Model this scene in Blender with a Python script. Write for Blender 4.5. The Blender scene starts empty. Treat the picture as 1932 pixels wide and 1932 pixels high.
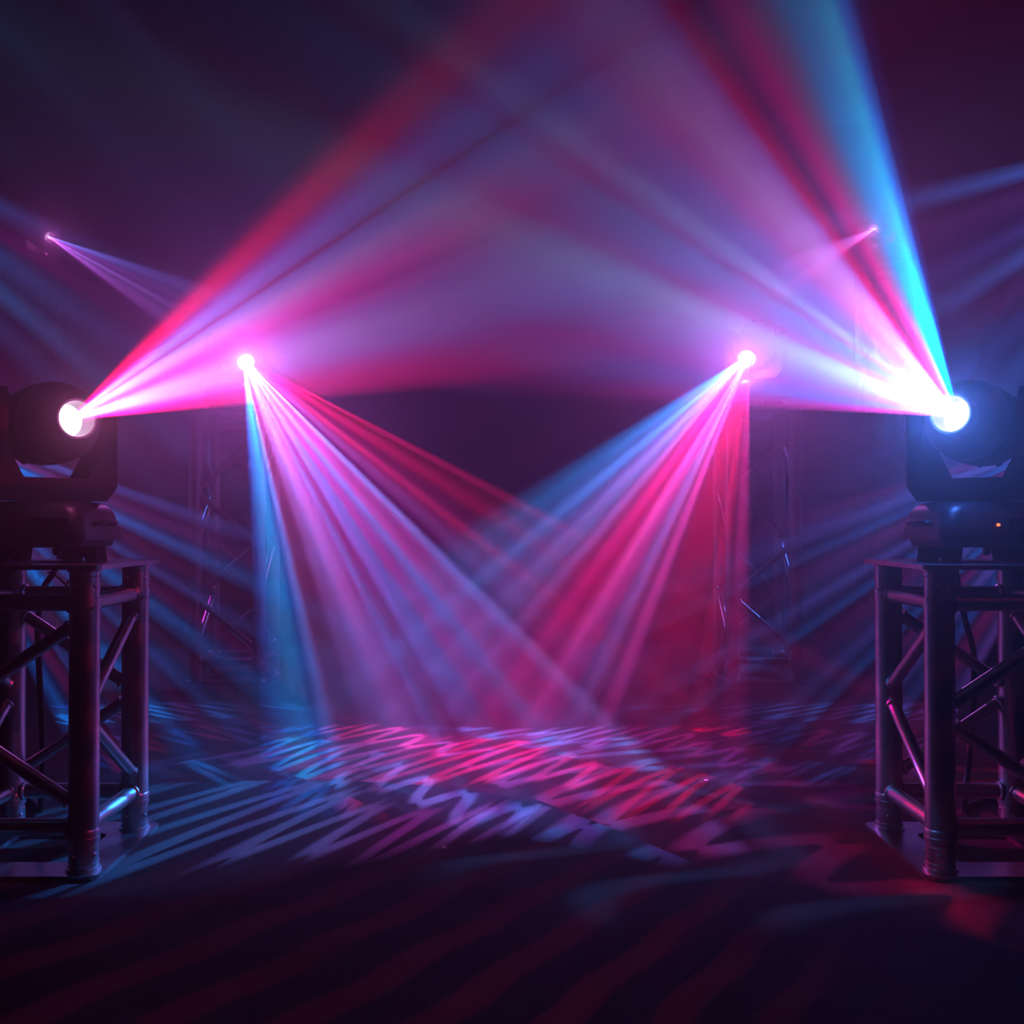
import bpy, bmesh, math, random
from mathutils import Vector, Matrix, Quaternion
PI = math.pi
random.seed(4)
S = bpy.context.scene
C = S.collection
F = 1950.0                      # focal length in pixels of a 1932 px wide frame
CAMZ = 0.60
HOR = 988.0                     # horizon row

def P(px, py, Y):
    """point at depth Y seen at pixel (px, py)"""
    return Vector(((px - 966) * Y / F, Y, CAMZ + (HOR - py) * Y / F))

# ------------------------------------------------------------------ helpers
def obj(name, bm, mat, parent=None, smooth=True, M=None):
    me = bpy.data.meshes.new(name)
    bmesh.ops.recalc_face_normals(bm, faces=bm.faces[:])
    bm.to_mesh(me); bm.free()
    me.materials.append(mat)
    if smooth:
        for p in me.polygons: p.use_smooth = True
        try: me.set_sharp_from_angle(angle=math.radians(38))
        except Exception: pass
    o = bpy.data.objects.new(name, me); C.objects.link(o)
    if parent: o.parent = parent
    if M is not None: o.matrix_local = M
    return o

def thing(name, label, cat, loc, group=None):
    o = bpy.data.objects.new(name, None); C.objects.link(o)
    o.empty_display_size = .05
    o.location = loc; o['label'] = label; o['category'] = cat
    if group: o['group'] = group
    return o

def tag(o, label, cat, group=None):
    o['label'] = label; o['category'] = cat
    if group: o['group'] = group
    return o

def struct(name, bm, mat):
    o = obj(name, bm, mat, smooth=False); o['kind'] = 'structure'; return o

def frame_z(d):
    d = d.normalized()
    up = Vector((0, 0, 1)) if abs(d.z) < .95 else Vector((0, 1, 0))
    x = up.cross(d).normalized(); y = d.cross(x)
    return x, y, d

def lathe(bm, p0, axis, prof, n=28, cap=True):
    x, y, d = frame_z(Vector(axis)); p0 = Vector(p0)
    rings = []
    for t, r in prof:
        rings.append([bm.verts.new(p0 + d * t + (x * math.cos(2*PI*k/n) + y * math.sin(2*PI*k/n)) * max(r, 1e-5)) for k in range(n)])
    for a, b in zip(rings, rings[1:]):
        for k in range(n):
            bm.faces.new((a[k], a[(k+1) % n], b[(k+1) % n], b[k]))
    if cap:
        bm.faces.new(rings[0][::-1]); bm.faces.new(rings[-1])
    return bm

def tube(bm, p0, p1, r, n=20, flare=0.0):
    p0, p1 = Vector(p0), Vector(p1); L = (p1 - p0).length
    if flare:
        prof = [(0, r*flare), (.004, r*flare), (.007, r), (L-.007, r), (L-.004, r*flare), (L, r*flare)]
    else:
        prof = [(0, r), (L, r)]
    return lathe(bm, p0, p1 - p0, prof, n)

def sweep(bm, pts, r, n=10):
    """smooth round cable through points"""
    pts = [Vector(p) for p in pts]; Q = []
    for i in range(len(pts) - 1):
        a = pts[max(i-1, 0)]; b = pts[i]; c = pts[i+1]; d = pts[min(i+2, len(pts)-1)]
        for s in range(8):
            t = s / 8
            Q.append(.5*((2*b) + (c-a)*t + (2*a-5*b+4*c-d)*t*t + (3*b-a-3*c+d)*t**3))
    Q.append(pts[-1]); rings = []; x = None
    for i, q in enumerate(Q):
        d = (Q[min(i+1, len(Q)-1)] - Q[max(i-1, 0)]).normalized()
        if x is None: x = frame_z(d)[0]
        x = (x - d * x.dot(d)).normalized(); y = d.cross(x)
        rings.append([bm.verts.new(q + (x*math.cos(2*PI*k/n) + y*math.sin(2*PI*k/n))*r) for k in range(n)])
    for a, b in zip(rings, rings[1:]):
        for k in range(n): bm.faces.new((a[k], a[(k+1) % n], b[(k+1) % n], b[k]))
    bm.faces.new(rings[0][::-1]); bm.faces.new(rings[-1])
    return bm

def rrect(hx, hy, r, seg=5):
    out = []
    for cx, cy, a0 in ((hx-r, hy-r, 0), (-hx+r, hy-r, PI/2), (-hx+r, -hy+r, PI), (hx-r, -hy+r, 1.5*PI)):
        for k in range(seg+1):
            a = a0 + PI/2*k/seg
            out.append((cx + r*math.cos(a), cy + r*math.sin(a)))
    return out

def loft(bm, secs):
    """secs: (z, hx, hy, r)"""
    rings = [[bm.verts.new((x, y, z)) for x, y in rrect(hx, hy, r)] for z, hx, hy, r in secs]
    n = len(rings[0])
    for a, b in zip(rings, rings[1:]):
        for k in range(n): bm.faces.new((a[k], a[(k+1) % n], b[(k+1) % n], b[k]))
    bm.faces.new(rings[0][::-1]); bm.faces.new(rings[-1])
    return bm

def box(bm, x0, x1, y0, y1, z0, z1):
    v = [bm.verts.new((x, y, z)) for z in (z0, z1) for x, y in ((x0, y0), (x1, y0), (x1, y1), (x0, y1))]
    for f in ((3, 2, 1, 0), (4, 5, 6, 7), (0, 1, 5, 4), (1, 2, 6, 5), (2, 3, 7, 6), (3, 0, 4, 7)):
        bm.faces.new([v[i] for i in f])
    return bm

def bevel(bm, w, seg=2, ang=.5):
    es = [e for e in bm.edges if len(e.link_faces) == 2 and e.calc_face_angle(0) > ang]
    bmesh.ops.bevel(bm, geom=es, offset=w, segments=seg, affect='EDGES', profile=.5)
    return bm

# ------------------------------------------------------------------ materials
def mat(name, col, rough=.5, metal=0.0, noise=0.0, nscale=60, bump=0.0, spec=.5):
    m = bpy.data.materials.new(name); m.use_nodes = True
    nt = m.node_tree; b = nt.nodes['Principled BSDF']
    b.inputs['Roughness'].default_value = rough; b.inputs['Metallic'].default_value = metal
    b.inputs['Specular IOR Level'].default_value = spec
    tc = nt.nodes.new('ShaderNodeTexCoord')
    nz = nt.nodes.new('ShaderNodeTexNoise'); nz.inputs['Scale'].default_value = nscale; nz.inputs['Detail'].default_value = 4
    nt.links.new(tc.outputs['Object'], nz.inputs['Vector'])
    cr = nt.nodes.new('ShaderNodeValToRGB')
    cr.color_ramp.elements[0].position = .3; cr.color_ramp.elements[1].position = .7
    cr.color_ramp.elements[0].color = [c*(1-noise) for c in col] + [1]
    cr.color_ramp.elements[1].color = [min(1, c*(1+noise)) for c in col] + [1]
    nt.links.new(nz.outputs['Fac'], cr.inputs['Fac']); nt.links.new(cr.outputs['Color'], b.inputs['Base Color'])
    if bump:
        bp = nt.nodes.new('ShaderNodeBump'); bp.inputs['Strength'].default_value = bump; bp.inputs['Distance'].default_value = .004
        nt.links.new(nz.outputs['Fac'], bp.inputs['Height']); nt.links.new(bp.outputs['Normal'], b.inputs['Normal'])
    return m

def glow(name, col, strength):
    m = bpy.data.materials.new(name); m.use_nodes = True
    nt = m.node_tree
    for n in list(nt.nodes):
        if n.type == 'BSDF_PRINCIPLED': nt.nodes.remove(n)
    e = nt.nodes.new('ShaderNodeEmission'); e.inputs[0].default_value = (*col, 1); e.inputs[1].default_value = strength
    nt.links.new(e.outputs[0], nt.nodes['Material Output'].inputs['Surface'])
    m.cycles.emission_sampling = 'NONE'
    return m

M_alu = mat('brushed_aluminium', (.62, .62, .64), .34, 1.0, .10, 90, .03)
M_plate = mat('plate_aluminium', (.55, .55, .57), .30, 1.0, .12, 40, .03)
M_black = mat('black_plastic', (.022, .022, .026), .42, 0, .2, 150, .05)
M_blackm = mat('black_metal', (.03, .03, .034), .38, 0, .2, 120, .05)
M_rubber = mat('rubber', (.012, .012, .012), .8, 0, .3, 200)
M_gloss = mat('black_glass', (.01, .01, .012), .08)
M_cable = mat('cable_rubber', (.012, .012, .014), .6)
M_steel = mat('steel_wire', (.10, .10, .11), .35, 1.0)
M_wall = mat('black_paint', (.012, .012, .014), .9, 0, .3, 8)
M_ceil = mat('black_ceiling', (.010, .010, .012), .9, 0, .3, 6)
M_paper = mat('white_scrap', (.8, .8, .8), .8)
def carpet():
    m = bpy.data.materials.new('dark_carpet'); m.use_nodes = True
    nt = m.node_tree; b = nt.nodes['Principled BSDF']
    b.inputs['Roughness'].default_value = .95; b.inputs['Specular IOR Level'].default_value = .15
    tc = nt.nodes.new('ShaderNodeTexCoord')
    n1 = nt.nodes.new('ShaderNodeTexNoise'); n1.inputs['Scale'].default_value = 330; n1.inputs['Detail'].default_value = 3; n1.inputs['Roughness'].default_value = .7
    n2 = nt.nodes.new('ShaderNodeTexNoise'); n2.inputs['Scale'].default_value = 5; n2.inputs['Detail'].default_value = 4
    mx = nt.nodes.new('ShaderNodeMath'); mx.operation = 'MULTIPLY_ADD'; mx.inputs[1].default_value = .25
    nt.links.new(tc.outputs['Object'], n1.inputs['Vector']); nt.links.new(tc.outputs['Object'], n2.inputs['Vector'])
    nt.links.new(n2.outputs['Fac'], mx.inputs[0]); nt.links.new(n1.outputs['Fac'], mx.inputs[2])
    cr = nt.nodes.new('ShaderNodeValToRGB')
    cr.color_ramp.elements[0].position = .42; cr.color_ramp.elements[0].color = (.010, .010, .011, 1)
    cr.color_ramp.elements[1].position = .82; cr.color_ramp.elements[1].color = (.085, .085, .09, 1)
    nt.links.new(mx.outputs[0], cr.inputs['Fac']); nt.links.new(cr.outputs['Color'], b.inputs['Base Color'])
    bp = nt.nodes.new('ShaderNodeBump'); bp.inputs['Strength'].default_value = .4; bp.inputs['Distance'].default_value = .003
    nt.links.new(n1.outputs['Fac'], bp.inputs['Height']); nt.links.new(bp.outputs['Normal'], b.inputs['Normal'])
    return m
M_floor = carpet()

# ------------------------------------------------------------------ the room
RX, RY0, RY1, RZ = 5.5, -2.5, 9.0, 5.5
bm = bmesh.new(); box(bm, -RX-.2, RX+.2, RY0-.2, RY1+.2, -.2, 0); struct('floor', bm, M_floor)
bm = bmesh.new(); box(bm, -RX-.2, RX+.2, RY0-.2, RY1+.2, RZ, RZ+.2); struct('ceiling', bm, M_ceil)
bm = bmesh.new(); box(bm, -RX-.2, RX+.2, RY1, RY1+.2, 0, RZ); struct('wall_back', bm, M_wall)
bm = bmesh.new(); box(bm, -RX-.2, RX+.2, RY0-.2, RY0, 0, RZ); struct('wall_front', bm, M_wall)
bm = bmesh.new(); box(bm, -RX-.2, -RX, RY0, RY1, 0, RZ); struct('wall_left', bm, M_wall)
bm = bmesh.new(); box(bm, RX, RX+.2, RY0, RY1, 0, RZ); struct('wall_right', bm, M_wall)

# ------------------------------------------------------------------ truss towers
def chord_bm(H):
    bm = bmesh.new(); r = .025
    lathe(bm, (0, 0, .05), (0, 0, 1), [(0, r), (H-.1, r)], 32)
    return bm
def coupler_bm(H, top):
    bm = bmesh.new()
    prof = [(0, .0285), (.004, .0285), (.005, .0248), (.012, .0248), (.013, .0262), (.0135, .0246), (.040, .0246),
            (.0405, .0236), (.0435, .0236), (.044, .0246), (.048, .0246), (.049, .0268), (.056, .0268), (.057, .0235), (.060, .0235), (.061, .0262), (.068, .0262), (.070, .0252)]
    if top: lathe(bm, (0, 0, H), (0, 0, -1), prof, 32)
    else: lathe(bm, (0, 0, 0), (0, 0, 1), prof, 32)
    # rivets
    z = H-.027 if top else .027
    for a in (-.4, 1.2, 2.75, 4.3):
        d = Vector((math.cos(a), math.sin(a), 0))
        lathe(bm, d*.0240 + Vector((0, 0, z)), d, [(0, .0045), (.0016, .0042), (.0026, .0022)], 10)
    return bm
def plate_bm(z0, z1, hw, hole):
    bm = bmesh.new()
    o = rrect(hw, hw, .02, 6); i = rrect(hole, hole, .02, 6); n = len(o)
    R = [[bm.verts.new((x, y, z)) for x, y in q] for z in (z0, z1) for q in (o, i)]
    for k in range(n):
        j = (k+1) % n
        bm.faces.new((R[0][k], R[0][j], R[2][j], R[2][k])); bm.faces.new((R[1][k], R[3][k], R[3][j], R[1][j]))
        bm.faces.new((R[2][k], R[2][j], R[3][j], R[3][k])); bm.faces.new((R[0][k], R[1][k], R[1][j], R[0][j]))
    return bevel(bm, .0012, 1, .6)
def truss(name, label, loc, H, bays, group=None, m=None, detail=True):
    """square box truss: H is the length of the chords, plates come on top of and below them"""
    m = m or M_alu; a = .12; t = .008
    T = thing(name, label, 'truss', loc, group)
    obj('base_plate', plate_bm(0, t, .159, .085), M_plate if m is M_alu else m, T)
    obj('top_plate', plate_bm(t+H, 2*t+H, .159, .06), M_plate if m is M_alu else m, T)
    cor = [(-a, -a), (a, -a), (a, a), (-a, a)]
    for x, y in cor:
        c = obj('chord', chord_bm(H), m, T, M=Matrix.Translation((x, y, t)))
        for top in (True, False): obj('coupler', coupler_bm(H, top), m, c)
    for k in range(4):
        p, q = Vector((*cor[k], 0)), Vector((*cor[(k+1) % 4], 0))
        u = (q - p).normalized(); p = p + u*.023; q = q - u*.023
        for z in (.072+t, H-.058+t):
            bm = bmesh.new(); tube(bm, p+Vector((0, 0, z)), q+Vector((0, 0, z)), .0145, 18, 1.25); obj('cross_brace', bm, m, T)
        for b in range(bays):
            z0 = .115 + (H-.215)*b/bays; z1 = .115 + (H-.215)*(b+1)/bays
            zm = (z0+z1)/2
            if bays > 1: z0 += .015; z1 -= .015
            for za, zb in ((zm-.02, z0), (zm+.02, z1)):
                bm = bmesh.new(); tube(bm, p+Vector((0, 0, za+t)), q+Vector((0, 0, zb+t)), .0115, 18, 1.25); obj('diagonal_brace', bm, m, T)
    return T

# ------------------------------------------------------------------ moving head lamps
def yoke_bm():
    """U shaped yoke: outline in x-z, thickness along y"""
    out = [(-.094, .112), (.094, .112), (.113, .138), (.113, .27), (.110, .295), (.102, .311), (.088, .311)]
    inn = [(.084, .300), (.084, .205), (.058, .153)]
    right = out[1:] + inn
    left = [(-x, z) for x, z in right][::-1]
    poly = right + left            # from bottom right, up the right arm, across the inner floor, up the left arm
    bm = bmesh.new()
    rings = []
    for y, s in ((-.043, .0), (-.038, .004), (.038, .004), (.043, .0)):
        rings.append([bm.verts.new((x, y, z)) for x, z in poly])
    n = len(poly)
    for a, b in zip(rings, rings[1:]):
        for k in range(n): bm.faces.new((a[k], a[(k+1) % n], b[(k+1) % n], b[k]))
    for r in (rings[0], rings[-1]):
        # arms and floor as separate quads/ngons keep the concave face valid
        m_ = len(right)
        R, L = r[:m_], r[m_:]
        bm.faces.new(R); bm.faces.new(L); bm.faces.new((R[0], R[-1], L[0], L[-1]))
    return bevel(bm, .003, 2, .45)

PIV = .253                          # pivot height above the plate
def head_bm():
    bm = bmesh.new()
    prof = [(-.112, .001), (-.112, .030), (-.108, .046), (-.095, .060), (-.072, .068), (-.070, .0665), (-.066, .0665), (-.064, .0705), (-.03, .0745), (0, .0755),
            (.034, .0745), (.036, .073), (.040, .073), (.042, .074), (.060, .0715), (.078, .066), (.089, .057), (.094, .046), (.096, .0375), (.100, .0362), (.124, .0352),
            (.127, .0345), (.127, .0318), (.090, .0305), (.078, .0300), (.078, .001)]
    lathe(bm, (0, 0, 0), (0, -1, 0), prof, 48, cap=False)
    # cooling ribs on the back half
    for k in range(14):
        a = 2*PI*k/14
        ca, sa = math.cos(a), math.sin(a)
        v = []
        for y, r in ((.066, .070), (.094, .062), (.108, .048)):
            for w in (-.002, .002):
                for rr in (r-.012, r+.0035):
                    v.append(bm.verts.new((ca*rr - sa*w, y, sa*rr + ca*w)))
        for i in (0, 4):
            a0, a1, b0, b1 = v[i:i+4]; c0, c1, d0, d1 = v[i+4:i+8]
            bm.faces.new((a0, a1, c1, c0)); bm.faces.new((b1, b0, d0, d1)); bm.faces.new((a1, b1, d1, c1))
        bm.faces.new((v[0], v[2], v[3], v[1])); bm.faces.new((v[8], v[9], v[11], v[10]))
    return bm

def moving_head(label, loc, axis, lens_mat, led, group, dtilt=0.0):
    """axis: world direction of the beam; local front of the head is -y"""
    T = thing('moving_head', label, 'stage light', loc, group)
    bm = bmesh.new()
    loft(bm, [(.028, .093, .084, .02), (.040, .096, .090, .02), (.0405, .105, .100, .022), (.052, .106, .102, .024), (.090, .096, .092, .026), (.101, .090, .085, .03), (.108, .081, .076, .032), (.1105, .065, .062, .03)])
    base = obj('base', bevel(bm, .0015, 1, .7), M_black, T)
    for sx in (-1, 1):
        bm = bmesh.new()                   # clamp bracket: a shallow upside-down U with a slot below
        pr = [(.040, .0), (.036, .029), (.098, .029), (.102, .0), (.080, .0), (.080, .008), (.056, .008), (.056, .0)]
        ra = [bm.verts.new((sx*x, -.024, z)) for x, z in pr]; rb = [bm.verts.new((sx*x, .024, z)) for x, z in pr]
        for k in range(8): bm.faces.new((ra[k], ra[(k+1) % 8], rb[(k+1) % 8], rb[k]))
        for r in (ra, rb):
            bm.faces.new((r[0], r[1], r[6], r[7])); bm.faces.new((r[1], r[2], r[5], r[6])); bm.faces.new((r[2], r[3], r[4], r[5]))
        obj('mounting_bracket', bm, M_rubber, T)
    bm = bmesh.new(); lathe(bm, (.018, 0, .012), (0, 0, 1), [(0, .004), (.004, .007), (.019, .007)], 14); obj('locking_pin', bm, M_blackm, T)
    bm = bmesh.new(); box(bm, .012, .080, -.1035, -.0985, .052, .080); obj('control_panel', bevel(bm, .001, 1), M_gloss, base)
    if led:
        bm = bmesh.new(); lathe(bm, (led[1], -.0985 if led[2] > .045 else -.082, led[2]), (0, -1, 0), [(0, .0026), (.004, .0024), (.0055, .0012)], 10)
        o = obj('status_light', bm, led[0], base); o['label'] = 'tiny glowing red status light'
    for s in (-1, 1):                      # carrying handles on the sides
        bm = bmesh.new()
        sweep(bm, [(s*.098, -.04, .070), (s*.112, -.036, .073), (s*.115, 0, .074), (s*.112, .036, .073), (s*.098, .04, .070)], .0045, 8)
        obj('carry_handle', bm, M_black, base)
    a = Vector(axis).normalized()
    a = Vector((a.x, a.y, a.z + dtilt)).normalized()
    pan = math.atan2(a.x, -a.y); tilt = math.asin(a.z)
    Rp = Matrix.Rotation(pan, 4, 'Z')
    yk = obj('yoke', yoke_bm(), M_blackm, T, M=Rp)
    for s in (-1, 1):
        bm = bmesh.new(); lathe(bm, (s*.111, 0, PIV), (s, 0, 0), [(0, .030), (.004, .029), (.006, .024), (.006, .010), (.008, .008)], 24)
        obj('tilt_cap', bm, M_blackm, yk)
    bm = bmesh.new(); lathe(bm, (0, 0, .1095), (0, 0, 1), [(0, .05), (.004, .05)], 28); obj('pan_bearing', bm, M_rubber, yk)
    Rh = Matrix.Translation((0, 0, PIV)) @ Rp @ Matrix.Rotation(-tilt, 4, 'X')
    hd = obj('head', head_bm(), M_black, T, M=Rh)
    bm = bmesh.new(); lathe(bm, (0, -.0782, 0), (0, -1, 0), [(0, .0300), (.003, .0270), (.0055, .019), (.0065, .001)], 32)
    ln = obj('lens', bm, lens_mat, hd); ln['label'] = 'glowing white lens'
    bm = bmesh.new(); lathe(bm, (0, -.119, 0), (0, -1, 0), [(0, .0352), (.002, .0375), (.008, .0375), (.0105, .0362), (.0105, .0335), (.004, .0318)], 36, cap=False)
    obj('lens_ring', bm, M_blackm, hd)
    return T, T.location + Vector((0, 0, PIV)) + a*.088, a

# ------------------------------------------------------------------ haze and beams
SIG = 0.25                         # haze: scattering and absorption per metre
SIGA = 0.10
HG = 0.75                          # fog scatters forwards
w = bpy.data.worlds.new('haze'); S.world = w; w.use_nodes = True
nt = w.node_tree
for n in list(nt.nodes):
    if n.type == 'BACKGROUND': n.inputs[0].default_value = (0, 0, 0, 1); n.inputs[1].default_value = 0
vs = nt.nodes.new('ShaderNodeVolumeScatter'); vs.inputs['Density'].default_value = SIG; vs.inputs['Anisotropy'].default_value = HG
vs.inputs['Color'].default_value = (1, 1, 1, 1)
out = [n for n in nt.nodes if n.type == 'OUTPUT_WORLD'][0]
va = nt.nodes.new('ShaderNodeVolumeAbsorption'); va.inputs['Density'].default_value = SIGA; va.inputs['Color'].default_value = (0, 0, 0, 1)
ad = nt.nodes.new('ShaderNodeAddShader'); nt.links.new(vs.outputs[0], ad.inputs[0]); nt.links.new(va.outputs[0], ad.inputs[1])
nt.links.new(ad.outputs[0], out.inputs['Volume'])
# the haze hangs over the dance floor and thins out towards the viewer
geo = nt.nodes.new('ShaderNodeNewGeometry'); sp = nt.nodes.new('ShaderNodeSeparateXYZ'); nt.links.new(geo.outputs['Position'], sp.inputs[0])
hm = nt.nodes.new('ShaderNodeMapRange'); hm.interpolation_type = 'SMOOTHSTEP'
hm.inputs['From Min'].default_value = .55; hm.inputs['From Max'].default_value = 1.75; hm.inputs['To Min'].default_value = .12; hm.inputs['To Max'].default_value = 1.0
nt.links.new(sp.outputs['Y'], hm.inputs['Value'])
for node, k in ((vs, SIG), (va, SIGA)):
    mm = nt.nodes.new('ShaderNodeMath'); mm.operation = 'MULTIPLY'; mm.inputs[1].default_value = k
    nt.links.new(hm.outputs[0], mm.inputs[0]); nt.links.new(mm.outputs[0], node.inputs['Density'])
w.cycles.volume_sampling = 'EQUIANGULAR'; w.cycles.homogeneous_volume = False; w.cycles.volume_step_size = 1.0

CAM = Vector((0, 0, CAMZ))
PITCH = math.atan((HOR-966)/F)
CX, CU, CD = Vector((1, 0, 0)), Vector((0, -math.sin(PITCH), math.cos(PITCH))), Vector((0, math.cos(PITCH), math.sin(PITCH)))
def lin(v): 
    v /= 255.0
    return v/12.92 if v <= .04045 else ((v+.055)/1.055)**2.4

def axis_of(px, py, Y, side, ang, phi):
    """world direction of a beam whose picture has angle ang (deg, up positive, measured from the picture's right (side=1) or left (side=-1)) and that leans phi deg from the view line's normal plane (negative: towards the viewer)"""
    W = (P(px, py, Y) - CAM).normalized()
    e = CX*side*math.cos(math.radians(ang)) + CU*math.sin(math.radians(ang))
    e = (e - W*e.dot(W)).normalized()
    return (e*math.cos(math.radians(phi)) + W*math.sin(math.radians(phi))).normalized()

def reapex(stops, old, apex, side, r):
    """stripe angles read off round the pixel old, turned into angles round the lamp's own place in the picture"""
    v = Vector(apex) - CAM; y = v.dot(CD)
    px, py = 966 + F*v.dot(CX)/y, 966 - F*v.dot(CU)/y
    out = []
    for st in stops:
        a = math.radians(st[0]); qx, qy = old[0] + side*r*math.cos(a), old[1] - r*math.sin(a)
        out.append((math.degrees(math.atan2(py-qy, side*(qx-px))), *st[1:]))
    return out

def beam(name, apex, axis, side, stops, phi0, dphi, rref, gain=1.0, bg=(60, 25, 75), wob=(0, 0, 0), dash=None, extra=8):
    """spot lamp with a striped colour gobo. stops: (angle, r, g, b) as the stripe shows at rref px from the lens"""
    apex = Vector(apex)
    dist = (apex - CAM).length
    W = (apex - CAM).normalized()
    L = bpy.data.lights.new(name, 'SPOT'); L.shadow_soft_size = 0.0
    o = bpy.data.objects.new(name, L); C.objects.link(o); o.location = apex
    o.rotation_mode = 'QUATERNION'
    o.rotation_quaternion = axis.to_track_quat('-Z', 'Y')
    R = o.rotation_quaternion.to_matrix().transposed()      # world -> local
    k = CD / W.dot(CD)
    ax = R @ (CX - k*W.dot(CX)) * side; ay = R @ (CU - k*W.dot(CU)); aw = R @ W
    # half angle that covers the pattern
    half = 0
    amin, amax = stops[0][0], stops[-1][0]
    for an in (amin, (amin+amax)/2, amax):
        for ph in (phi0-dphi, phi0+dphi):
            e = CX*side*math.cos(math.radians(an)) + CU*math.sin(math.radians(an)); e = (e - W*e.dot(W)).normalized()
            d = e*math.cos(math.radians(ph)) + W*math.sin(math.radians(ph))
            half = max(half, math.degrees(d.angle(axis)))
    L.spot_size = math.radians(min(170, 2*(half+2))); L.spot_blend = .05
    rp = rref*dist/F; p0 = math.radians(phi0)
    ext = math.exp(-(SIG+SIGA)*(max(.5, dist+rp*math.tan(p0)) + rp/math.cos(p0)))
    em_ = CX*side*math.cos(math.radians((stops[0][0]+stops[-1][0])/2)) + CU*math.sin(math.radians((stops[0][0]+stops[-1][0])/2))
    em_ = (em_ - W*em_.dot(W)).normalized(); dm = em_*math.cos(p0) + W*math.sin(p0)
    cs = dm.dot((CAM - (apex + dm*(rp/math.cos(p0)))).normalized())
    phase = (1-HG*HG)/(1+HG*HG-2*HG*cs)**1.5
    scale = 4*PI*rp / (SIG*phase*math.radians(dphi)*1.5*ext)*gain
    if dash: scale /= dash[4]
    cols = []
    for an, r, g, b in stops:
        c = [max(0, lin(v)-lin(q))*scale for v, q in zip((r, g, b), bg)]
        cols.append((an, c))
    mxv = max(max(c) for _, c in cols)
    L.energy = mxv*4*PI
    L.use_nodes = True
    nt = L.node_tree; N = nt.nodes.new; lk = nt.links.new
    em = [n for n in nt.nodes if n.type == 'EMISSION'][0]
    tc = N('ShaderNodeTexCoord')
    def dot(v):
        n = N('ShaderNodeVectorMath'); n.operation = 'DOT_PRODUCT'; n.inputs[1].default_value = v
        lk(tc.outputs['Normal'], n.inputs[0]); return n.outputs['Value']
    def math_(op, a, b=None, c=None):
        n = N('ShaderNodeMath'); n.operation = op
        for i, v in enumerate((a, b, c)):
            if v is None: continue
            if isinstance(v, (int, float)): n.inputs[i].default_value = v
            else: lk(v, n.inputs[i])
        return n.outputs[0]
    X, Yv, Wv = dot(ax), dot(ay), dot(aw)
    th = math_('MULTIPLY', math_('ARCTAN2', Yv, X), 180/PI)
    ph = math_('MULTIPLY', math_('ARCSINE', Wv), 180/PI)
    if wob[0]:
        s = math_('SINE', math_('MULTIPLY_ADD', ph, 2*PI/wob[1], wob[2]))
        th2 = math_('MULTIPLY_ADD', s, wob[0], th)
    else: th2 = th
    fac = math_('DIVIDE', math_('SUBTRACT', th2, amin), amax-amin)
    cr = N('ShaderNodeValToRGB'); lk(fac, cr.inputs['Fac'])
    els = cr.color_ramp.elements
    cr.color_ramp.interpolation = 'LINEAR'
    vals = sorted([((an-amin)/(amax-amin), [x/mxv for x in c]) for an, c in cols])
    while len(els) > 1: els.remove(els[-1])
    els[0].position = vals[0][0]; els[0].color = vals[0][1] + [1]
    for p, c in vals[1:]:
        e = els.new(p); e.color = c + [1]
    # soft window across the beam's thickness
    u = math_('DIVIDE', math_('SUBTRACT', ph, phi0), dphi)
    win = math_('SMOOTH_MIN', math_('MULTIPLY', math_('MAXIMUM', math_('SUBTRACT', 1.0, math_('MULTIPLY', u, u)), 0.0), 3.0), 1.0, .2)
    win = math_('MAXIMUM', win, 0.0)
    colour = cr.outputs['Color']
    if dash:
        # zigzag lines cut into the gobo: band period, wave length, wave height, half line width (deg), light between the lines, mean, turn
        B_, lam, A_, wid, low, mean, rho, par = dash
        cp = math.cos(p0); cr_, sr_ = math.cos(math.radians(rho)), math.sin(math.radians(rho))
        a0 = math_('MULTIPLY', math_('SUBTRACT', th, (amin+amax)/2), cp); b0 = math_('SUBTRACT', ph, phi0)
        a1 = math_('ADD', math_('MULTIPLY', a0, cr_), math_('MULTIPLY', b0, sr_))
        b1 = math_('SUBTRACT', math_('MULTIPLY', b0, cr_), math_('MULTIPLY', a0, sr_))
        kk = 2*PI/lam
        # every other band runs half a wave later and the wave swells along the band
        bi = math_('FLOOR', math_('ADD', math_('DIVIDE', b1, B_), .5))
        bw = math_('SUBTRACT', b1, math_('MULTIPLY', bi, B_))
        arg = math_('MULTIPLY_ADD', a1, kk, math_('MULTIPLY', bi, 2.2))
        amp = math_('MULTIPLY_ADD', math_('SINE', math_('MULTIPLY_ADD', a1, .33, math_('MULTIPLY', bi, 1.7))), A_*.35, A_*.75)
        f = math_('SUBTRACT', bw, math_('MULTIPLY', math_('SINE', arg), amp))
        df = math_('MULTIPLY', math_('MULTIPLY', math_('COSINE', arg), amp), kk)
        dd = math_('DIVIDE', math_('ABSOLUTE', f), math_('SQRT', math_('MULTIPLY_ADD', df, df, 1.0)))
        mr = N('ShaderNodeMapRange'); mr.interpolation_type = 'SMOOTHSTEP'
        mr.inputs['From Min'].default_value = wid*1.6; mr.inputs['From Max'].default_value = wid*.4
        mr.inputs['To Min'].default_value = low; mr.inputs['To Max'].default_value = 1.0
        lk(dd, mr.inputs['Value'])
        win = math_('MULTIPLY', win, mr.outputs[0])
        # lines are cut in turn through a red and a blue filter
        tint = math_('SINE', math_('MULTIPLY_ADD', bi, PI, PI/2 + par*PI))
        tint = math_('MULTIPLY_ADD', tint, .5, .5)
        tm = N('ShaderNodeMix'); tm.data_type = 'RGBA'
        tm.inputs['A'].default_value = (.45, 1.6, 1.5, 1); tm.inputs['B'].default_value = (1.45, .42, .7, 1)
        lk(tint, tm.inputs['Factor'])
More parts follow.
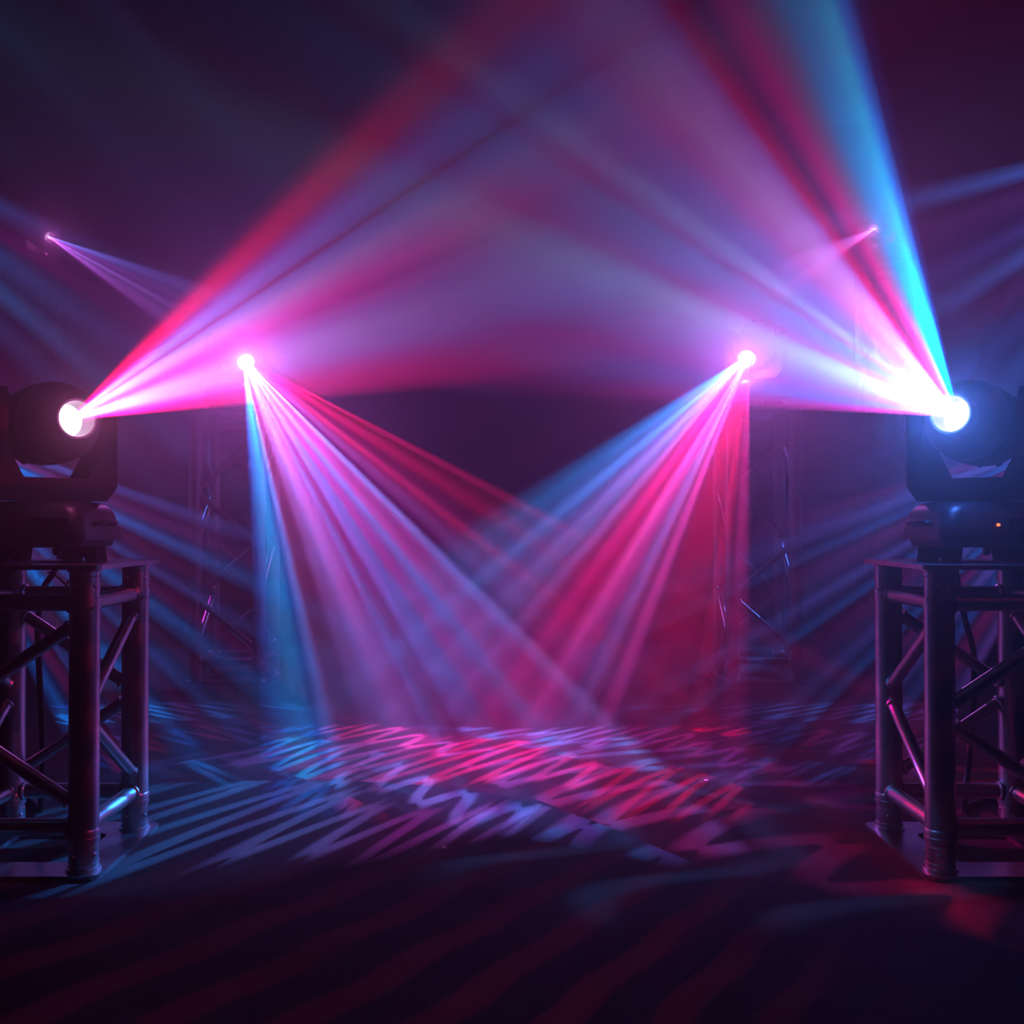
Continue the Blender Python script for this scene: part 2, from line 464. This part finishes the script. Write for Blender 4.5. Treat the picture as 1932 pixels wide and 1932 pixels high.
        mul = N('ShaderNodeMix'); mul.data_type = 'RGBA'; mul.blend_type = 'MULTIPLY'; mul.inputs['Factor'].default_value = 1
        lk(cr.outputs['Color'], mul.inputs['A']); lk(tm.outputs['Result'], mul.inputs['B'])
        colour = mul.outputs['Result']
    lk(colour, em.inputs['Color']); lk(win, em.inputs['Strength'])
    return o

def haze_fill(name, loc, col, watts):  # added point lamp, brightens the haze around it
    L = bpy.data.lights.new(name, 'POINT'); L.energy = watts; L.color = col; L.shadow_soft_size = .01
    o = bpy.data.objects.new(name, L); C.objects.link(o); o.location = loc
    return o

LW = glow('lens_white', (1, .93, 1.0), 6)
LP = glow('lens_pink', (1, .72, .98), 5)
LPF = glow('lens_pink_far', (1, .55, .95), 2.2)
LED_O = glow('led_orange', (1, .12, .03), 4)
LED_R = glow('led_red', (1, .06, .12), 2.5)

HB = .514                         # chord length of the low towers: plate top at 0.53 m
tA = truss('truss_tower', 'low aluminium truss tower under the moving head at the left edge', (-.855, 1.90, 0), HB, 1, 'low truss towers in the foreground')
tB = truss('truss_tower', 'low aluminium truss tower under the moving head at the right edge', (.855, 1.90, 0), HB, 1, 'low truss towers in the foreground')
tC = truss('truss_tower', 'hazy waist-high truss tower behind, under the left one of the two middle lamps', (-1.074, 4.02, 0), 1.015, 2, 'hazy truss towers in the middle distance')
tD = truss('truss_tower', 'hazy waist-high truss tower behind, under the right one of the two middle lamps', (.95, 4.02, 0), 1.03, 2, 'hazy truss towers in the middle distance')
M_dark = mat('black_truss_paint', (.012, .012, .014), .7, 0, .2, 60)
tE = truss('truss_tower', 'tall black truss tower far back on the left, nearly lost in the dark', (-3.03, 6.6, 0), 2.20, 4, 'tall dark truss towers at the back', M_dark)
tF = truss('truss_tower', 'tall black truss tower far back on the right, nearly lost in the dark', (2.38, 6.6, 0), 2.25, 4, 'tall dark truss towers at the back', M_dark)

def cable(name, label, cat, pts, r, m, group=None):
    bm = bmesh.new(); sweep(bm, pts, r, 10); o = obj(name, bm, m)
    return tag(o, label, cat, group)
cable('power_cable', 'black power cable hanging behind the left foreground truss tower', 'cable',
      [(-.875, 2.006, .5905), (-.885, 2.035, .588), (-.895, 2.068, .565), (-.91, 2.080, .53), (-.925, 2.085, .50), (-.948, 2.088, .464), (-.955, 2.085, .40), (-.952, 2.082, .33), (-.942, 2.080, .16), (-.945, 2.086, .08), (-.96, 2.11, .02), (-1.0, 2.18, .0062), (-1.1, 2.3, .0062), (-1.4, 2.6, .0062)], .006, M_cable, 'power cables of the front lamps')
cable('power_cable', 'black power cable hanging behind the right foreground truss tower', 'cable',
      [(.875, 2.006, .5905), (.880, 2.035, .588), (.885, 2.068, .565), (.89, 2.080, .53), (.90, 2.085, .47), (.915, 2.086, .40), (.93, 2.084, .33), (.925, 2.082, .20), (.915, 2.085, .08), (.92, 2.11, .02), (.96, 2.18, .0062), (1.1, 2.3, .0062), (1.4, 2.6, .0062)], .006, M_cable, 'power cables of the front lamps')
for i, (x, y, lab) in enumerate(((P(1331, 1472, 1)[0], 1472, 'tiny white paper scrap on the carpet among the red zigzags right of centre'), (P(838, 1598, 1)[0], 1598, 'tiny paper scrap on the dark carpet left of the middle of the floor'))):
    Y = CAMZ*F/(y-HOR); px = 966 + x*F
    bm = bmesh.new(); q = [bm.verts.new(v) for v in ((-.004, -.003, .0005), (.004, -.0035, .001), (.0045, .003, .003), (-.003, .004, .0015))]
    q2 = [bm.verts.new(v.co + Vector((0, 0, .0006))) for v in q]
    bm.faces.new(q[::-1]); bm.faces.new(q2)
    for k in range(4): bm.faces.new((q[k], q[(k+1) % 4], q2[(k+1) % 4], q2[k]))
    o = obj('paper_scrap', bm, M_paper); o.location = ((px-966)*Y/F, Y, 0); tag(o, lab, 'scrap', 'paper scraps on the floor')

aA = axis_of(155, 793, 1.83, 1, 29, -62)
aB = axis_of(1790, 775, 1.83, -1, 40, -62)
aC = axis_of(465, 688, 3.93, 1, -56, -60)
aD = axis_of(1408, 680, 3.93, -1, -58, -60)
aE = axis_of(95, 450, 6.5, 1, -27, -58)
aF = axis_of(1632, 433, 6.5, -1, -28, -58)
G1 = 'front moving heads'; G2 = 'middle moving heads'; G3 = 'far moving heads'
hA, pA, dA = moving_head('black moving head at the left edge shooting a pink beam up to the right', (-.855, 1.90, .53), aA, LP, None, G1, -.16)
hB, pB, dB = moving_head('black moving head at the right edge shooting a white and blue beam', (.855, 1.90, .53), aB, LW, (LED_O, -.008, .068), G1, -.16)
hC, pC, dC = moving_head('bright lamp left of centre, fanning down to the right above a hazy truss', (-1.074, 4.02, 1.031), aC, LW, (LED_R, .029, .048), G2)
hD, pD, dD = moving_head('bright lamp right of centre, fanning down to the left above a hazy truss', (.95, 4.02, 1.046), aD, LW, None, G2)
hE, pE, dE = moving_head('tiny far lamp high on the left with a faint violet beam', (-3.03, 6.6, 2.216), aE, LPF, (LED_R, .038, .048), G3)
hF, pF, dF = moving_head('tiny far lamp high on the right with a short pink beam', (2.38, 6.6, 2.266), aF, LPF, (LED_R, -.01, .048), G3)

Ka = 0.62
stA = [(1.5, 60, 25, 75), (4.5, 60, 25, 75), (7, 205, 30, 120), (9.5, 215, 40, 140), (12, 200, 70, 180), (14.5, 185, 105, 215), (19, 188, 118, 225), (22, 180, 92, 205), (24.0, 200, 75, 185), (25.2, 190, 55, 165), (27.5, 225, 62, 178),
       (30, 205, 90, 195), (32, 195, 115, 210), (34, 155, 105, 212), (35.7, 140, 85, 190), (36.6, 148, 50, 125), (37.5, 140, 80, 185), (39.7, 140, 92, 205), (41.5, 150, 70, 180), (43, 155, 45, 140), (45, 195, 28, 95), (47.5, 190, 25, 90), (50, 110, 25, 80), (52.5, 60, 25, 75), (55, 60, 25, 75)]
beam('left_head_beam', pA, aA, 1, reapex(stA, (160, 790), pA, 1, 330), -62, 12, 350, Ka)
stB = [(-2, 60, 25, 75), (.5, 60, 25, 75), (2.7, 135, 42, 130), (4.2, 122, 55, 150), (6.5, 95, 85, 185), (8.8, 105, 82, 188), (10.5, 125, 75, 172), (12.5, 118, 95, 200), (17, 128, 128, 228), (21.5, 140, 160, 240), (23.5, 138, 140, 225), (25.3, 148, 98, 190), (28, 122, 110, 210), (31.5, 112, 122, 220), (33.2, 140, 95, 192), (36, 135, 138, 230),
       (39, 122, 102, 208), (42, 140, 105, 212), (45.5, 180, 95, 200), (49, 190, 120, 220), (53, 180, 112, 220), (54.6, 168, 90, 200), (56.6, 185, 35, 112), (59.5, 105, 48, 118), (63.0, 188, 48, 142), (66.5, 125, 95, 165), (69.5, 35, 140, 235), (72, 0, 168, 272), (75, 0, 210, 300), (77, 0, 130, 280), (78.8, 45, 45, 130), (81, 60, 25, 75)]
beam('right_head_beam', pB, aB, -1, reapex(stB, (1790, 775), pB, -1, 350), -66, 12, 350, Ka)
BG2 = (70, 32, 88)
# (angle, r, g, b)
stC = [(-90, 70, 32, 88), (-88, 62, 52, 130), (-84, 48, 88, 158), (-82, 52, 86, 158), (-80.5, 70, 62, 140), (-79, 100, 80, 165), (-77, 110, 42, 105), (-74, 116, 42, 108), (-70, 150, 72, 165), (-66.5, 178, 82, 188), (-65, 165, 60, 160), (-63.5, 140, 85, 190), (-61, 145, 50, 145), (-59, 128, 80, 185), (-57, 122, 90, 195), (-55, 145, 55, 150), (-53.5, 135, 55, 150),
       (-51.5, 112, 100, 200), (-49.8, 145, 62, 155), (-46.5, 130, 58, 148), (-44.6, 122, 98, 192), (-43.2, 92, 32, 105), (-40.5, 108, 48, 122), (-38.3, 120, 38, 112), (-37, 168, 40, 112), (-35.6, 122, 35, 105), (-33.2, 122, 32, 98), (-31, 150, 30, 98), (-29.5, 148, 30, 98), (-27.8, 100, 28, 85), (-26.4, 145, 30, 98), (-25, 70, 32, 88)]
beam('left_rear_beam', pC, aC, 1, reapex(stC, (470, 690), pC, 1, 280), -56, 10.5, 250, Ka*.5, BG2, dash=(8.5, 2.6, 3.6, .36, .10, .42, -40, 0))
stD = [(-92, 70, 32, 88), (-90.2, 125, 36, 105), (-88, 130, 36, 108), (-86, 118, 34, 100), (-84, 132, 33, 98), (-82.5, 165, 36, 108), (-81, 130, 34, 98), (-79.5, 140, 34, 100), (-77, 150, 35, 104), (-73, 150, 35, 106), (-70.8, 145, 42, 118), (-69.5, 200, 60, 162), (-67, 195, 66, 165), (-65, 170, 78, 178), (-63.2, 160, 80, 180), (-61.5, 220, 66, 180), (-58.5, 236, 72, 186), (-56.5, 225, 50, 155), (-53.2, 215, 46, 146), (-50, 180, 70, 168),
       (-46, 148, 98, 200), (-44, 152, 95, 196), (-42.3, 140, 84, 185), (-39, 112, 108, 212), (-36.5, 100, 92, 190), (-33.5, 72, 86, 172), (-31.5, 71, 78, 160), (-29.6, 72, 40, 100), (-28.5, 70, 32, 88)]
beam('right_rear_beam', pD, aD, -1, reapex(stD, (1408, 680), pD, -1, 260), -56, 10.5, 250, Ka*.30, BG2, dash=(9, 2.8, 3.8, .38, .10, .42, 35, 0))
BG3 = (55, 20, 60)
stE = [(-40, 55, 20, 60), (-38, 70, 22, 75), (-35.5, 100, 45, 120), (-33, 95, 42, 112), (-31, 75, 36, 95), (-29, 105, 52, 130), (-27.5, 72, 30, 90), (-25, 85, 30, 95), (-22.5, 70, 35, 95), (-20.5, 78, 50, 122), (-18.5, 70, 48, 115), (-16.5, 55, 20, 60)]
beam('left_far_beam', pE, aE, 1, stE, -58, 12, 160, Ka*.8, BG3)
stF = [(-40, 55, 20, 60), (-37, 120, 35, 110), (-33, 150, 65, 140), (-29, 110, 60, 130), (-24, 130, 60, 140), (-20, 100, 45, 120), (-17, 55, 20, 60)]
beam('right_far_beam', pF, aF, -1, stF, -58, 12, 90, Ka*.8, BG3)
bm = bmesh.new()
sweep(bm, [(.030, -.062, .5135), (.038, -.066, .512), (.052, -.072, .505), (.068, -.08, .494), (.078, -.08, .484), (.086, -.08, .483), (.094, -.079, .492), (.102, -.077, .504), (.090, -.08, .505), (.076, -.081, .500), (.071, -.081, .492)], .0016, 8)
obj('safety_cable', bm, M_steel, tA)
def rays(seed, a0, a1, n, cols, base):
    rnd = random.Random(seed); st = [(a0, *base)]; 
    for i in range(n):
        c = cols[i % len(cols)]; a = a0 + (a1-a0)*(i+.5+rnd.uniform(-.2, .2))/n
        st.append((a, *c)); st.append((a + (a1-a0)/n*.5, *[(u*2+v)/3 for u, v in zip(base, c)]))
    st[-1] = (a1, *base)
    return st
# more heads of the same rows stand outside the frame
pG1 = P(-213, 770, 4.0); pG2 = P(2105, 790, 4.0); pH1 = P(-480, 150, 4.6); pH2 = P(2400, 200, 4.6)
stG = rays(2, -62, -18, 15, [(38, 70, 150), (80, 30, 90), (60, 50, 120), (70, 28, 80)], (50, 22, 70))
beam('left_outer_beam', pG1, axis_of(-213, 770, 4.0, 1, -40, -55), 1, stG, -55, 12, 650, Ka*.06, (50, 22, 70), dash=(8, 2.6, 3.4, .36, .12, .42, 30, 0))
stG = rays(3, -62, -16, 14, [(80, 50, 125), (85, 30, 90), (65, 50, 120)], (62, 24, 72))
beam('right_outer_beam', pG2, axis_of(2105, 790, 4.0, -1, -40, -55), -1, stG, -55, 12, 650, Ka*.05, (62, 24, 72), dash=(8, 2.6, 3.4, .36, .12, .42, 30, 0))
stG = rays(5, -62, -24, 8, [(0, 62, 125), (45, 48, 108), (70, 22, 80), (50, 42, 100)], (45, 20, 60))
beam('left_high_beam', pH1, axis_of(-480, 150, 4.6, 1, -42, -40), 1, stG, -40, 12, 640, Ka*.28, (45, 20, 60))
stG = rays(6, -50, -12, 7, [(72, 75, 165), (72, 52, 135), (80, 40, 110)], (62, 30, 85))
beam('right_high_beam', pH2, axis_of(2400, 200, 4.6, -1, -30, -40), -1, stG, -40, 12, 700, Ka*.15, (62, 30, 85))

pR = Vector((2.9, .75, 2.3))
def side_lamp(name, loc, aim, col, watts, cone, roll, n, wave=.5, wn=.35, lo=-.2):
    L = bpy.data.lights.new(name, 'SPOT'); L.shadow_soft_size = 0; L.energy = watts; L.spot_size = math.radians(cone); L.spot_blend = .5
    o = bpy.data.objects.new(name, L); C.objects.link(o); o.location = loc
    o.rotation_mode = 'QUATERNION'; o.rotation_quaternion = (Vector(aim)-Vector(loc)).to_track_quat('-Z', 'Y') @ Quaternion((0, 0, 1), roll)
    L.use_nodes = True; nt = L.node_tree; N = nt.nodes.new; lk = nt.links.new
    em = [q for q in nt.nodes if q.type == 'EMISSION'][0]; em.inputs['Color'].default_value = (*col, 1)
    tc = N('ShaderNodeTexCoord'); sx = N('ShaderNodeSeparateXYZ'); lk(tc.outputs['Normal'], sx.inputs[0])
    s1 = N('ShaderNodeMath'); s1.operation = 'SINE'; m1 = N('ShaderNodeMath'); m1.operation = 'MULTIPLY'; m1.inputs[1].default_value = n
    lk(sx.outputs['X'], m1.inputs[0])
    wy = N('ShaderNodeMath'); wy.operation = 'MULTIPLY'; wy.inputs[1].default_value = n*wn; lk(sx.outputs['Y'], wy.inputs[0])
    w2 = N('ShaderNodeMath'); w2.operation = 'SINE'; lk(wy.outputs[0], w2.inputs[0])
    ad = N('ShaderNodeMath'); ad.operation = 'MULTIPLY_ADD'; ad.inputs[1].default_value = wave; lk(w2.outputs[0], ad.inputs[0]); lk(m1.outputs[0], ad.inputs[2])
    lk(ad.outputs[0], s1.inputs[0])
    mr = N('ShaderNodeMapRange'); mr.interpolation_type = 'SMOOTHSTEP'; mr.inputs['From Min'].default_value = lo; mr.inputs['From Max'].default_value = lo + .9
    mr.inputs['To Min'].default_value = .04
    lk(s1.outputs[0], mr.inputs['Value']); lk(mr.outputs[0], em.inputs['Strength'])
    return o
side_lamp('red_side_beam', pR, (-.85, 1.68, .1), (1, .02, .10), 300, 27, 1.35, 300, .25)
side_lamp('blue_side_beam', (-2.6, .95, 3.3), (.42, 2.02, 0), (.10, .30, 1), 2000, 13, .7, 110, 1.7, .55, .3)

# added fill lamps before each lens, standing in for glow scattered in the haze
haze_fill('left_head_haze_fill', pA + dA*.06, (1, .18, .62), .6)
haze_fill('right_head_haze_fill', pB + dB*.06, (.06, .19, 1), 5)
haze_fill('left_rear_haze_fill', pC + aC*.015, (.74, .15, .92), 19)
haze_fill('right_rear_haze_fill', pD + dD*.06, (.68, .15, .92), 17)
haze_fill('left_far_haze_fill', pE + dE*.06, (.75, .1, .6), 5)
haze_fill('right_far_haze_fill', pF + dF*.06, (.8, .12, .75), 6)

# ------------------------------------------------------------------ camera
cd = bpy.data.cameras.new('camera'); cam = bpy.data.objects.new('camera', cd); C.objects.link(cam)
cd.sensor_width = 36; cd.sensor_fit = 'HORIZONTAL'; cd.lens = 36*F/1932; cd.clip_start = .02
cam.location = CAM; cam.rotation_euler = (PI/2 + PITCH, 0, 0)
S.camera = cam
S.view_settings.view_transform = 'Standard'; S.view_settings.look = 'None'; S.view_settings.gamma = 1; S.view_settings.use_curve_mapping = False
S.view_settings.exposure = 0
cy = S.cycles
cy.use_denoising = True
try: cy.denoiser = 'OPENIMAGEDENOISE'; cy.denoising_input_passes = 'RGB_ALBEDO_NORMAL'
except Exception: pass
cy.max_bounces = 4; cy.diffuse_bounces = 2; cy.glossy_bounces = 2; cy.volume_bounces = 0; cy.transmission_bounces = 2
cy.sample_clamp_indirect = 2.0
cy.volume_step_rate = 4
cy.caustics_reflective = False; cy.caustics_refractive = False
